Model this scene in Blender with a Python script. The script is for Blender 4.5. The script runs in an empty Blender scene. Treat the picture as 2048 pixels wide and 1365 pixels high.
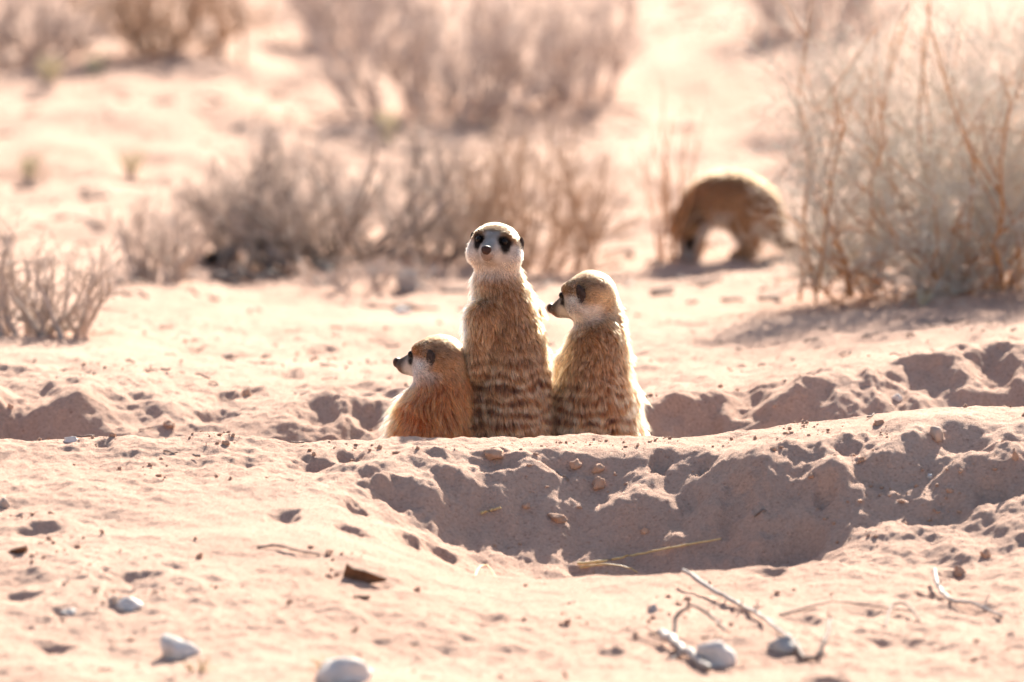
import bpy, math, random
import numpy as np
from mathutils import Vector, Matrix

R = math.radians
scene = bpy.context.scene
COL = scene.collection

# ------------------------------------------------------------------ camera, sky, sun, exposure
CAM_D, CAM_H, LENS, SENSOR = 12.0, 1.5, 390.0, 36.0
PXA = SENSOR / LENS / 2048.0                       # tangent per photo pixel
PITCH = math.atan(CAM_H / CAM_D) - math.atan(202.5 * PXA)
cam = bpy.data.cameras.new('camera')
cam.lens, cam.sensor_width = LENS, SENSOR
cam.clip_start, cam.clip_end = 0.1, 2000
cam.dof.use_dof = True
cam.dof.focus_distance = 12.28
cam.dof.aperture_fstop = 6.4
camo = bpy.data.objects.new('camera', cam)
camo.location = (0, -CAM_D, CAM_H)
camo.rotation_euler = (math.pi / 2 - PITCH, 0, 0)
COL.objects.link(camo)
scene.camera = camo

SUN_AZ, SUN_EL = R(13), R(28)
world = bpy.data.worlds.new('World')
scene.world = world
world.use_nodes = True
wn = world.node_tree
sky = wn.nodes.new('ShaderNodeTexSky')
sky.sky_type = 'NISHITA'
sky.sun_disc = False
sky.sun_elevation, sky.sun_rotation = SUN_EL, SUN_AZ
sky.air_density, sky.dust_density = 1.0, 2.0
bg = wn.nodes['Background']
bg.inputs['Strength'].default_value = 0.065
wn.links.new(sky.outputs[0], bg.inputs['Color'])
sun = bpy.data.lights.new('sun', 'SUN')
sun.energy, sun.angle, sun.color = 5.0, R(0.53), (1.0, 0.92, 0.80)
suno = bpy.data.objects.new('sun', sun)
sdir = Vector((math.sin(SUN_AZ) * math.cos(SUN_EL), math.cos(SUN_AZ) * math.cos(SUN_EL), math.sin(SUN_EL)))
suno.rotation_euler = sdir.to_track_quat('Z', 'Y').to_euler()
suno.location = (3, 10, 8)
COL.objects.link(suno)
vs = scene.view_settings
vs.view_transform, vs.look, vs.gamma = 'Standard', 'None', 1.0
vs.use_curve_mapping = False
vs.exposure = 1.72
scene.cycles.use_denoising = True
scene.cycles_curves.shape = 'RIBBONS'
scene.cycles.max_bounces = 10
scene.cycles.transparent_max_bounces = 8

# ------------------------------------------------------------------ small helpers
def ray(px, py):
    cx, cy = (px - 1024) * PXA, (682.5 - py) * PXA
    d = np.array([cx, math.cos(PITCH) + cy * math.sin(PITCH), -math.sin(PITCH) + cy * math.cos(PITCH)])
    return d / d[1]
CAMP = np.array([0.0, -CAM_D, CAM_H])
def atY(px, py, Y):                                # the point of a photo pixel on the upright plane y = Y
    return CAMP + ray(px, py) * (Y + CAM_D)

_pt = np.random.RandomState(7).permutation(256)
_PERM = np.concatenate([_pt, _pt, _pt])
_G3 = np.random.RandomState(9).normal(size=(256, 3)); _G3 /= np.linalg.norm(_G3, axis=1)[:, None]
def perlin3(x, y, z):
    x, y, z = np.broadcast_arrays(np.asarray(x, float), y, z)
    xi, yi, zi = np.floor(x).astype(int), np.floor(y).astype(int), np.floor(z).astype(int)
    xf, yf, zf = x - xi, y - yi, z - zi
    fd = lambda t: t * t * t * (t * (t * 6 - 15) + 10)
    u, v, w = fd(xf), fd(yf), fd(zf)
    def g(a, b, c):
        h = _PERM[_PERM[_PERM[(xi + a) & 255] + ((yi + b) & 255)] + ((zi + c) & 255)]
        gr = _G3[h]
        return gr[..., 0] * (xf - a) + gr[..., 1] * (yf - b) + gr[..., 2] * (zf - c)
    l = lambda a, b, t: a + (b - a) * t
    x00, x10 = l(g(0,0,0), g(1,0,0), u), l(g(0,1,0), g(1,1,0), u)
    x01, x11 = l(g(0,0,1), g(1,0,1), u), l(g(0,1,1), g(1,1,1), u)
    return l(l(x00, x10, v), l(x01, x11, v), w) * 1.5
_G2A = np.random.RandomState(5).uniform(0, 2 * np.pi, 256)
_G2 = np.stack([np.cos(_G2A), np.sin(_G2A)], 1)
def perlin2(x, y, s=0):
    x = np.asarray(x, float) + s * 17.31; y = np.asarray(y, float) + s * 9.77
    xi, yi = np.floor(x).astype(int), np.floor(y).astype(int)
    xf, yf = x - xi, y - yi
    fd = lambda t: t * t * t * (t * (t * 6 - 15) + 10)
    u, v = fd(xf), fd(yf)
    def g(a, b):
        gr = _G2[_PERM[_PERM[(xi + a) & 255] + ((yi + b) & 255)]]
        return gr[..., 0] * (xf - a) + gr[..., 1] * (yf - b)
    a, b = g(0,0), g(1,0); c, d = g(0,1), g(1,1)
    return (a + (b - a) * u) * (1 - v) + (c + (d - c) * u) * v
def sstep(a, b, x):
    t = np.clip((x - a) / (b - a), 0, 1)
    return t * t * (3 - 2 * t)

def mesh_np(name, V, F, smooth=True):
    me = bpy.data.meshes.new(name)
    V = np.asarray(V, np.float32); F = np.asarray(F, np.int32)
    k = F.shape[1]
    me.vertices.add(len(V)); me.vertices.foreach_set('co', V.ravel())
    me.loops.add(F.size); me.loops.foreach_set('vertex_index', F.ravel())
    me.polygons.add(len(F)); me.polygons.foreach_set('loop_start', np.arange(0, F.size, k, dtype=np.int32))
    if smooth: me.polygons.foreach_set('use_smooth', np.ones(len(F), bool))
    me.update(calc_edges=True)
    return me
def link(name, data, mat=None, parent=None, loc=(0, 0, 0)):
    o = bpy.data.objects.new(name, data)
    if mat is not None and data is not None: 
        data.materials.clear(); data.materials.append(mat)
    o.location = loc
    if parent is not None: o.parent = parent
    COL.objects.link(o)
    return o
def tag(o, label=None, cat=None, group=None, kind=None):
    for k, v in (('label', label), ('category', cat), ('group', group), ('kind', kind)):
        if v: o[k] = v
    return o
def empty(name, loc):
    o = bpy.data.objects.new(name, None); o.location = loc; o.empty_display_size = 0.05
    COL.objects.link(o); return o

def ico(sub):
    import bmesh
    bm = bmesh.new(); bmesh.ops.create_icosphere(bm, subdivisions=sub, radius=1.0)
    V = np.array([v.co[:] for v in bm.verts]); F = np.array([[v.index for v in f.verts] for f in bm.faces]); bm.free()
    return V, F
ICO = {s: ico(s) for s in (1, 2, 3, 4)}

def tubes(P, Rad, k=4):
    """P (N,m,3) polylines, Rad (N,m) radii -> one vertex / quad set with closed-off thin ends"""
    P = np.asarray(P, float); Rad = np.asarray(Rad, float)
    N, m = P.shape[:2]
    T = np.gradient(P, axis=1); T /= np.linalg.norm(T, axis=2, keepdims=True) + 1e-12
    ref = np.zeros_like(T); ref[..., 0] = 1.0
    flat = np.abs(T[..., 0]) > 0.9
    ref[flat] = (0, 1, 0)
    A = np.cross(T, ref); A /= np.linalg.norm(A, axis=2, keepdims=True) + 1e-12
    B = np.cross(T, A)
    an = np.arange(k) * 2 * np.pi / k
    V = P[:, :, None] + Rad[:, :, None, None] * (A[:, :, None] * np.cos(an)[None, None, :, None] + B[:, :, None] * np.sin(an)[None, None, :, None])
    idx = np.arange(N * m * k).reshape(N, m, k)
    nx = np.roll(idx, -1, axis=2)
    F = np.stack([idx[:, :-1], nx[:, :-1], nx[:, 1:], idx[:, 1:]], -1).reshape(-1, 4)
    if k == 4:
        F = np.concatenate([F, idx[:, 0, ::-1].reshape(-1, 4), idx[:, -1].reshape(-1, 4)])
    return V.reshape(-1, 3), F

# ------------------------------------------------------------------ materials
class NT:
    def __init__(s, name):
        s.m = bpy.data.materials.new(name); s.m.use_nodes = True; s.t = s.m.node_tree
        s.b = s.t.nodes['Principled BSDF']; s.out = s.t.nodes['Material Output']
        s.b.inputs['Roughness'].default_value = 0.85
        s.b.inputs['Specular IOR Level'].default_value = 0.2
        s.tc = s.t.nodes.new('ShaderNodeTexCoord')
    def n(s, ty, **kw):
        nd = s.t.nodes.new(ty)
        for k, v in kw.items():
            if k in nd.inputs: nd.inputs[k].default_value = v
            else: setattr(nd, k, v)
        return nd
    def l(s, a, b): s.t.links.new(a, b)
    def noise(s, scale, detail=3, rough=0.55, coord='Object'):
        nd = s.n('ShaderNodeTexNoise', Scale=scale, Detail=detail, Roughness=rough)
        s.l(s.tc.outputs[coord], nd.inputs['Vector']); return nd.outputs['Fac']
    def ramp(s, fac, stops):
        r = s.n('ShaderNodeValToRGB'); e = r.color_ramp.elements
        while len(e) < len(stops): e.new(0.5)
        for q, (p, c) in zip(e, stops): q.position = p; q.color = (*c, 1)
        s.l(fac, r.inputs['Fac']); return r.outputs['Color']
    def mix(s, fac, a, b, mode='MIX'):
        m = s.n('ShaderNodeMix', data_type='RGBA', blend_type=mode)
        for sock, v in ((m.inputs['Factor'], fac), (m.inputs['A'], a), (m.inputs['B'], b)):
            pass
        ins = [i for i in m.inputs if i.type == 'RGBA']
        fi = [i for i in m.inputs if i.type == 'VALUE'][0]
        for sock, v in ((fi, fac), (ins[0], a), (ins[1], b)):
            if hasattr(v, 'links'): s.l(v, sock)
            else: sock.default_value = v if not isinstance(v, tuple) else (*v, 1)
        return [o for o in m.outputs if o.type == 'RGBA'][0]
    def bump(s, h, strength, dist):
        b = s.n('ShaderNodeBump', Strength=strength, Distance=dist)
        s.l(h, b.inputs['Height']); s.l(b.outputs[0], s.b.inputs['Normal']); return b

def simple_mat(name, c1, c2, scale=40, rough=0.85, bump=0.0, bscale=None, c3=None):
    t = NT(name)
    stops = [(0.3, c1), (0.7, c2)] if c3 is None else [(0.25, c1), (0.55, c2), (0.8, c3)]
    t.l(t.ramp(t.noise(scale), stops), t.b.inputs['Base Color'])
    t.b.inputs['Roughness'].default_value = rough
    if bump: t.bump(t.noise(bscale or scale * 3, 4), 0.6, bump)
    return t.m

def sand_material():
    t = NT('sand')
    big = t.ramp(t.noise(3.0, 4), [(0.3, (0.49, 0.303, 0.224)), (0.7, (0.575, 0.378, 0.286))])
    fine = t.noise(260.0, 3, 0.7)
    grain = t.ramp(fine, [(0.3, (0.80, 0.77, 0.74)), (0.5, (1, 1, 1)), (0.72, (1.12, 1.1, 1.08))])
    c = t.mix(1.0, big, grain, 'MULTIPLY')
    vor = t.n('ShaderNodeTexVoronoi', Scale=420.0); t.l(t.tc.outputs['Object'], vor.inputs['Vector'])
    sep = t.n('ShaderNodeSeparateColor'); t.l(vor.outputs['Color'], sep.inputs[0])
    sp = t.ramp(sep.outputs[0], [(0.0, (0.62, 0.52, 0.48)), (0.05, (1, 1, 1)), (0.95, (1, 1, 1)), (1.0, (1.25, 1.25, 1.25))])
    c = t.mix(0.7, c, sp, 'MULTIPLY')
    t.l(c, t.b.inputs['Base Color'])
    t.b.inputs['Roughness'].default_value = 0.95
    t.b.inputs['Specular IOR Level'].default_value = 0.12
    h = t.n('ShaderNodeMath', operation='ADD'); t.l(fine, h.inputs[0]); t.l(t.noise(700.0, 2, 0.6), h.inputs[1])
    t.bump(h.outputs[0], 0.8, 0.0028)
    return t.m
M_SAND = sand_material()
M_CLOD = simple_mat('clod', (0.42, 0.235, 0.155), (0.53, 0.335, 0.235), 90, 0.95, 0.001, 400)
M_STONE = simple_mat('pale_stone', (0.50, 0.43, 0.38), (0.68, 0.61, 0.56), 45, 0.85, 0.003, 160, (0.78, 0.72, 0.67))
M_PINK = simple_mat('pink_stone', (0.42, 0.29, 0.22), (0.54, 0.40, 0.32), 40, 0.8, 0.001, 200)
M_GREY = simple_mat('grey_stone', (0.32, 0.28, 0.26), (0.47, 0.42, 0.39), 40, 0.75, 0.001, 200)
M_BARK = simple_mat('bark', (0.12, 0.05, 0.025), (0.24, 0.11, 0.055), 120, 0.8, 0.001, 300)
M_TWIG = simple_mat('grey_twig', (0.34, 0.28, 0.24), (0.55, 0.48, 0.43), 150, 0.7, 0.0005, 500)
M_DTWIG = simple_mat('dark_twig', (0.17, 0.12, 0.10), (0.34, 0.26, 0.21), 150, 0.8)
M_STRAW = simple_mat('straw', (0.55, 0.36, 0.15), (0.70, 0.52, 0.27), 120, 0.55)

# ------------------------------------------------------------------ the ground, as one height field
def axis(segs):
    out = [segs[0][0]]
    for a, b, step0, step1 in segs:
        x, s = a, step0
        n = max(1, int(round((b - a) / (0.5 * (step0 + step1)))))
        w = np.linspace(step0, step1, n); w *= (b - a) / w.sum()
        out.extend(list(a + np.cumsum(w)))
    return np.array(out)
XS = axis([(-400, -30, 60, 5), (-30, -3, 5, .15), (-3, -.75, .15, .004), (-.75, .75, .0021, .0021), (.75, 3, .004, .15), (3, 30, .15, 5), (30, 400, 5, 60)])
YS = axis([(-60, -3, 8, .1), (-3, -1.35, .1, .004), (-1.35, .95, .0031, .0031), (.95, 2.4, .0045, .009), (2.4, 6, .012, .05), (6, 30, .06, 2.0), (30, 700, 3, 100)])
GX, GY = np.meshgrid(XS, YS)

def base_height(x, y):
    wx = x + .035 * perlin2(x * 5, y * 5, 1) + .012 * perlin2(x * 17, y * 17, 2)
    wy = y + .05 * perlin2(x * 4.3, y * 4.3, 3) + .022 * perlin2(x * 13, y * 13, 4)
    # in front: gentle apron at the left, a steeper one where the pit is dug
    left = np.interp(wy, [-60, -2, -1.1, -.5, -.15, -.03, .03, .09], [-.13, -.1, -.075, -.036, -.010, -.001, 0, -.012])
    pitb = np.interp(wy, [-60, -2, -1.1, -.42, -.15, -.04, .03, .09], [-.13, -.105, -.090, -.078, -.020, -.002, 0, -.012])
    k = sstep(-.22, -.02, wx)
    front = left * (1 - k) + pitb * k
    # behind the rim: a trench where the animals stand, then its far bank and the flat beyond
    steep = np.clip(.7 * (1 - sstep(-.46, -.34, wx)) + sstep(.09, .17, wx), 0, 1)
    yb0 = .44 + .16 * steep - .06 * sstep(.3, .6, wx)
    yb1 = .86 - .07 * steep + .12 * sstep(.25, .6, wx)
    crest = -.055 + .012 * steep + .034 * sstep(.25, .6, wx) + .01 * (1 - sstep(-.5, -.38, wx))
    floor_ = -.142
    down = np.interp(wy, [.09, .17, .25], [-.012, -.085, floor_])
    bank = floor_ + (crest - floor_) * sstep(0, 1, (wy - yb0) / (yb1 - yb0))
    far = np.interp(wy, [.95, 2.0, 3.0, 8, 30, 700], [0, -.05, -.095, -.11, -.12, -.12])
    back = np.where(wy < .28, down, bank) + far
    h = np.where(wy < .06, front, np.minimum(front, back) * (1 - sstep(.06, .12, wy)) + back * sstep(.06, .12, wy))
    # the rim climbs to the right
    near = np.exp(-((wy - .03) / np.where(wy < .03, .34, .16)) ** 2)
    h = h + .038 * sstep(.12, .58, wx) * near
    h = h - .006 * np.exp(-((wx + .1) / .25) ** 2) * near * 0
    # the dug pit in front
    u, v = (wx - .10) / .31, (wy + .275) / .215
    r = np.sqrt(u * u + v * v)
    h = h - .070 * (1 - sstep(.05, 1.10, r))
    u, v = (wx - .36) / .2, (wy + .33) / .15
    r = np.sqrt(u * u + v * v)
    h = h - .020 * (1 - sstep(.2, 1.05, r))
    return h

def build_heights():
    Z = base_height(GX, GY)
    nearm = (np.abs(GX) < 4) & (GY > -4) & (GY < 12)
    x, y = GX[nearm], GY[nearm]
    a = .5 + .5 * np.clip(perlin2(x * 2.2, y * 2.2, 11) * 2 + .2, -1, 1)      # disturbed / smooth patches
    z = Z[nearm]
    wall = np.exp(-((y + .17) / .12) ** 2) * sstep(-.3, -.1, x)
    z += wall * (.022 * perlin2(x * 9, y * 7, 21) + .014 * perlin2(x * 21, y * 14, 22) + .006 * perlin2(x * 45, y * 30, 23))
    z += (.2 + wall) * (.0016 * np.abs(perlin2(x * 75, y * 60, 24)) + .0014 * perlin2(x * 170, y * 140, 25))
    bankm = np.exp(-((y - .85) / .2) ** 2) * (.25 + .75 * sstep(-.34, -.2, x))
    z += bankm * (.016 * perlin2(x * 8, y * 5, 31) + .010 * perlin2(x * 20, y * 12, 32) + .004 * perlin2(x * 44, y * 30, 33))
    z += .011 * perlin2(x * 6, y * 5, 5) * (.4 + .8 * a)
    z += .0065 * perlin2(x * 14, y * 12, 6) * (.3 + .9 * a)
    b = perlin2(x * 28, y * 24, 7)
    z += .0036 * b * (.15 + a)
    z += .0026 * perlin2(x * 60, y * 52, 8) * (.15 + a)
    z += .0042 * (.35 - np.abs(perlin2(x * 19, y * 15, 71))) * (.1 + a) + .0022 * (.35 - np.abs(perlin2(x * 41, y * 33, 72))) * (.2 + a)
    z += .0017 * perlin2(x * 130, y * 110, 9) * (.25 + .75 * a)
    z += sstep(1.5, 3.5, y) * (.036 * perlin2(x * 2.5, y * 2.0, 51) + .020 * perlin2(x * 8, y * 5, 52))
    Z[nearm] = z
    farm = ~nearm
    Z[farm] += (.03 * perlin2(GX[farm] * .7, GY[farm] * .7, 12))
    return Z
Z = build_heights()

def dent(cx, cy, rx, ry, rot, depth, lip=.16):
    """press a foot- or claw-sized hollow with a pushed-up lip into the height field"""
    m = max(rx, ry) * 2.1
    i0, i1 = np.searchsorted(XS, [cx - m, cx + m]); j0, j1 = np.searchsorted(YS, [cy - m, cy + m])
    if i1 - i0 < 3 or j1 - j0 < 3: return
    x, y = GX[j0:j1, i0:i1] - cx, GY[j0:j1, i0:i1] - cy
    c, s = math.cos(rot), math.sin(rot)
    u, v = (x * c + y * s) / rx, (-x * s + y * c) / ry
    n = .5 * perlin2(x * 1.6 / rx + cx * 50, y * 1.6 / ry + cy * 50, 3)
    n2 = .25 * perlin2(x * 4.5 / rx + cx * 90, y * 4.5 / ry + cy * 70, 5)
    r = np.sqrt(u * u + v * v) * (1 + n + n2 * .5)
    side = .5 + .5 * perlin2(x * .8 / rx + cx * 33, y * .8 / ry + cy * 21, 8) * 2
    Z[j0:j1, i0:i1] += (-depth * (1 - sstep(.1, 1.2, r)) + depth * lip * side * np.exp(-((r - 1.35) / .35) ** 2)) * (1 + .5 * n2)

def zat(x, y):
    x = np.asarray(x, float); y = np.asarray(y, float)
    i = np.clip(np.searchsorted(XS, x) - 1, 0, len(XS) - 2); j = np.clip(np.searchsorted(YS, y) - 1, 0, len(YS) - 2)
    fx = (x - XS[i]) / (XS[i + 1] - XS[i]); fy = (y - YS[j]) / (YS[j + 1] - YS[j])
    return (Z[j, i] * (1 - fx) + Z[j, i + 1] * fx) * (1 - fy) + (Z[j + 1, i] * (1 - fx) + Z[j + 1, i + 1] * fx) * fy
_YM = np.concatenate([np.arange(-2.5, 3, .002), np.arange(3, 12, .01), np.arange(12, 200, .2)])
def gp(px, py):                                    # where the sight line of a photo pixel first meets the ground
    d = ray(px, py)
    P = CAMP[None] + d[None] * (_YM + CAM_D)[:, None]
    hit = P[:, 2] <= zat(P[:, 0], P[:, 1])
    k = int(np.argmax(hit))
    return np.array([P[k, 0], P[k, 1], zat(P[k, 0], P[k, 1])])

rng = np.random.RandomState(21)
PX = lambda y: PXA * (y + CAM_D)                   # metres per photo pixel at depth y
# hollows one can point to in the photograph: px, py, half-width px, depth-wise radius m, depth m
for px, py, w, ry, dp in [(1480, 975, 50, .034, .022), (1320, 930, 26, .022, .010), (1410, 935, 22, .018, .009), (790, 985, 55, .030, .018), (900, 960, 40, .026, .012),
                          (620, 935, 42, .032, .012), (700, 920, 28, .03, .011), (710, 1020, 26, .025, .012), (700, 1060, 34, .02, .010), (570, 1035, 34, .03, .010),
                          (735, 945, 26, .022, .009), (990, 920, 60, .022, .012), (1120, 925, 60, .02, .012), (1600, 905, 60, .03, .010), (1580, 1100, 80, .04, .02),
                          (1650, 985, 30, .02, .012), (1930, 880, 70, .04, .012), (1980, 990, 50, .03, .013), (1880, 1030, 70, .03, .013), (1760, 960, 60, .03, .010),
                          (1700, 890, 40, .03, .012), (60, 775, 80, .09, .016), (240, 800, 80, .07, .014), (30, 830, 40, .05, .010), (150, 740, 40, .06, .012),
                          (1850, 745, 90, .07, .02), (1980, 720, 60, .06, .018), (1500, 790, 80, .05, .018), (1620, 800, 60, .05, .014), (1390, 840, 60, .05, .02),
                          (380, 700, 22, .04, .008), (640, 700, 40, .05, .012), (580, 755, 30, .05, .009), (450, 800, 26, .04, .010), (500, 780, 30, .04, .009),
                          (640, 830, 50, .05, .012), (730, 830, 40, .05, .014), (1430, 715, 30, .05, .008), (1560, 740, 30, .05, .009), (1350, 700, 40, .05, .008),
                          (820, 1085, 30, .03, .010), (880, 1110, 40, .025, .012), (390, 955, 34, .03, .005), (1380, 1000, 30, .02, .008)]:
    p = gp(px, py); dent(p[0], p[1], w * PX(p[1]), ry, rng.uniform(-.3, .3), dp)
# scattered scrapes and footprints
for _ in range(1000):
    y = rng.uniform(-1.3, 3.0); x = rng.uniform(-1.15, 1.15)
    if perlin2(x * 2.2, y * 2.2, 11) < -.12 and rng.rand() < .8: continue
    r = (.005 + .02 * rng.rand() ** 1.8) * (1.3 if y > .9 else 1)
    dent(x, y, r * rng.uniform(.8, 1.5), r * rng.uniform(.9, 2.0), rng.uniform(-.8, .8), r * rng.uniform(.12, .45), rng.uniform(.05, .3))
for _ in range(700):
    y = rng.uniform(2.6, 9); x = rng.uniform(-2, 2); r = rng.uniform(.02, .07)
    dent(x, y, r * 1.4, r * 1.8, rng.uniform(-.8, .8), r * rng.uniform(.15, .35))

nyy, nxx = GX.shape
idx = np.arange(nyy * nxx).reshape(nyy, nxx)
GF = np.stack([idx[:-1, :-1], idx[:-1, 1:], idx[1:, 1:], idx[1:, :-1]], -1).reshape(-1, 4)
ground = link('ground', mesh_np('ground', np.stack([GX, GY, Z], -1).reshape(-1, 3), GF), M_SAND)
tag(ground, 'pale reddish desert sand with a dug burrow and its heaped rim', kind='structure')
#@@SETTING@@
# ------------------------------------------------------------------ meerkats
def sd_ell(p, c, r, A=None):
    q = p - c
    if A is not None: q = q @ A                     # A columns: local axes
    r = np.asarray(r)
    k0 = np.linalg.norm(q / r, axis=-1); k1 = np.linalg.norm(q / (r * r), axis=-1) + 1e-9
    return k0 * (k0 - 1) / k1
def sd_cone(p, a, b, ra, rb):
    ab = b - a; t = np.clip(((p - a) @ ab) / (ab @ ab + 1e-12), 0, 1)
    return np.linalg.norm(p - a - t[..., None] * ab, axis=-1) - (ra + (rb - ra) * t)
def smin(a, b, k):
    h = np.clip(.5 + .5 * (b - a) / k, 0, 1)
    return b + (a - b) * h - k * h * (1 - h)
def surface_nets(V, org, h):
    ins = V < 0
    nx, ny, nz = V.shape
    acc = np.zeros((nx - 1, ny - 1, nz - 1, 3)); cnt = np.zeros((nx - 1, ny - 1, nz - 1))
    offs = [(a, b, c) for a in (0, 1) for b in (0, 1) for c in (0, 1)]
    sl = lambda o, n: slice(o, n - 1 + o)
    for o in offs:
        for ax in range(3):
            if o[ax]: continue
            q = list(o); q[ax] = 1
            v0 = V[sl(o[0], nx), sl(o[1], ny), sl(o[2], nz)]; v1 = V[sl(q[0], nx), sl(q[1], ny), sl(q[2], nz)]
            m = (v0 < 0) != (v1 < 0)
            t = np.where(m, v0 / np.where(m, v0 - v1, 1), 0)
            for d in range(3):
                acc[..., d] += np.where(m, o[d] + (t if d == ax else 0), 0)
            cnt += m
    act = cnt > 0
    ids = -np.ones(act.shape, int); ids[act] = np.arange(act.sum())
    I = np.stack(np.nonzero(act), -1)
    P = (acc[act] / cnt[act][:, None] + I) * h + org
    F = []
    for ax in range(3):
        b, c = [(1, 2), (2, 0), (0, 1)][ax]
        q = [slice(None)] * 3; r = [slice(None)] * 3
        q[ax] = slice(0, -1); r[ax] = slice(1, None)
        m = ins[tuple(q)] != ins[tuple(r)]
        flip = ins[tuple(q)]
        E = np.stack(np.nonzero(m), -1); fl = flip[m]
        ok = (E[:, b] > 0) & (E[:, c] > 0) & (E[:, b] < V.shape[b] - 1) & (E[:, c] < V.shape[c] - 1)
        E, fl = E[ok], fl[ok]
        def cid(db, dc):
            e = E.copy(); e[:, b] += db; e[:, c] += dc
            return ids[e[:, 0], e[:, 1], e[:, 2]]
        Q = np.stack([cid(-1, -1), cid(0, -1), cid(0, 0), cid(-1, 0)], -1)
        Q[~fl] = Q[~fl][:, ::-1]
        F.append(Q)
    return P, np.concatenate(F)

def hair_material():
    t = NT('fur'); t.t.nodes.remove(t.b)
    h = t.n('ShaderNodeBsdfHairPrincipled')
    try: h.model = 'CHIANG'
    except Exception: pass
    h.parametrization = 'COLOR'
    at = t.n('ShaderNodeAttribute', attribute_name='col')
    t.l(at.outputs['Color'], h.inputs['Color'])
    h.inputs['Roughness'].default_value = 0.42
    h.inputs['Radial Roughness'].default_value = 0.55
    h.inputs['Random Roughness'].default_value = 0.2
    t.l(h.outputs[0], t.out.inputs['Surface'])
    return t.m
def skin_material():
    t = NT('hide'); at = t.n('ShaderNodeAttribute', attribute_name='col')
    t.l(at.outputs['Color'], t.b.inputs['Base Color']); t.b.inputs['Roughness'].default_value = 1.0
    return t.m
M_FUR, M_HIDE = hair_material(), skin_material()
def gloss(name, c, rough):
    t = NT(name); t.b.inputs['Base Color'].default_value = (*c, 1); t.b.inputs['Roughness'].default_value = rough
    t.b.inputs['Specular IOR Level'].default_value = 0.5
    return t.m
M_EYE = gloss('eye', (0.010, 0.007, 0.006), 0.12)
M_EYE.node_tree.nodes['Principled BSDF'].inputs['Specular IOR Level'].default_value = .15
M_NOSE = simple_mat('nose_skin', (0.035, 0.018, 0.014), (0.065, 0.03, 0.022), 300, 0.5, .0004, 900)
M_EAR = simple_mat('ear_fur', (0.025, 0.016, 0.014), (0.075, 0.05, 0.04), 300, 0.95, .001, 900)

nrm = lambda v: np.asarray(v, float) / np.linalg.norm(v)

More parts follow.
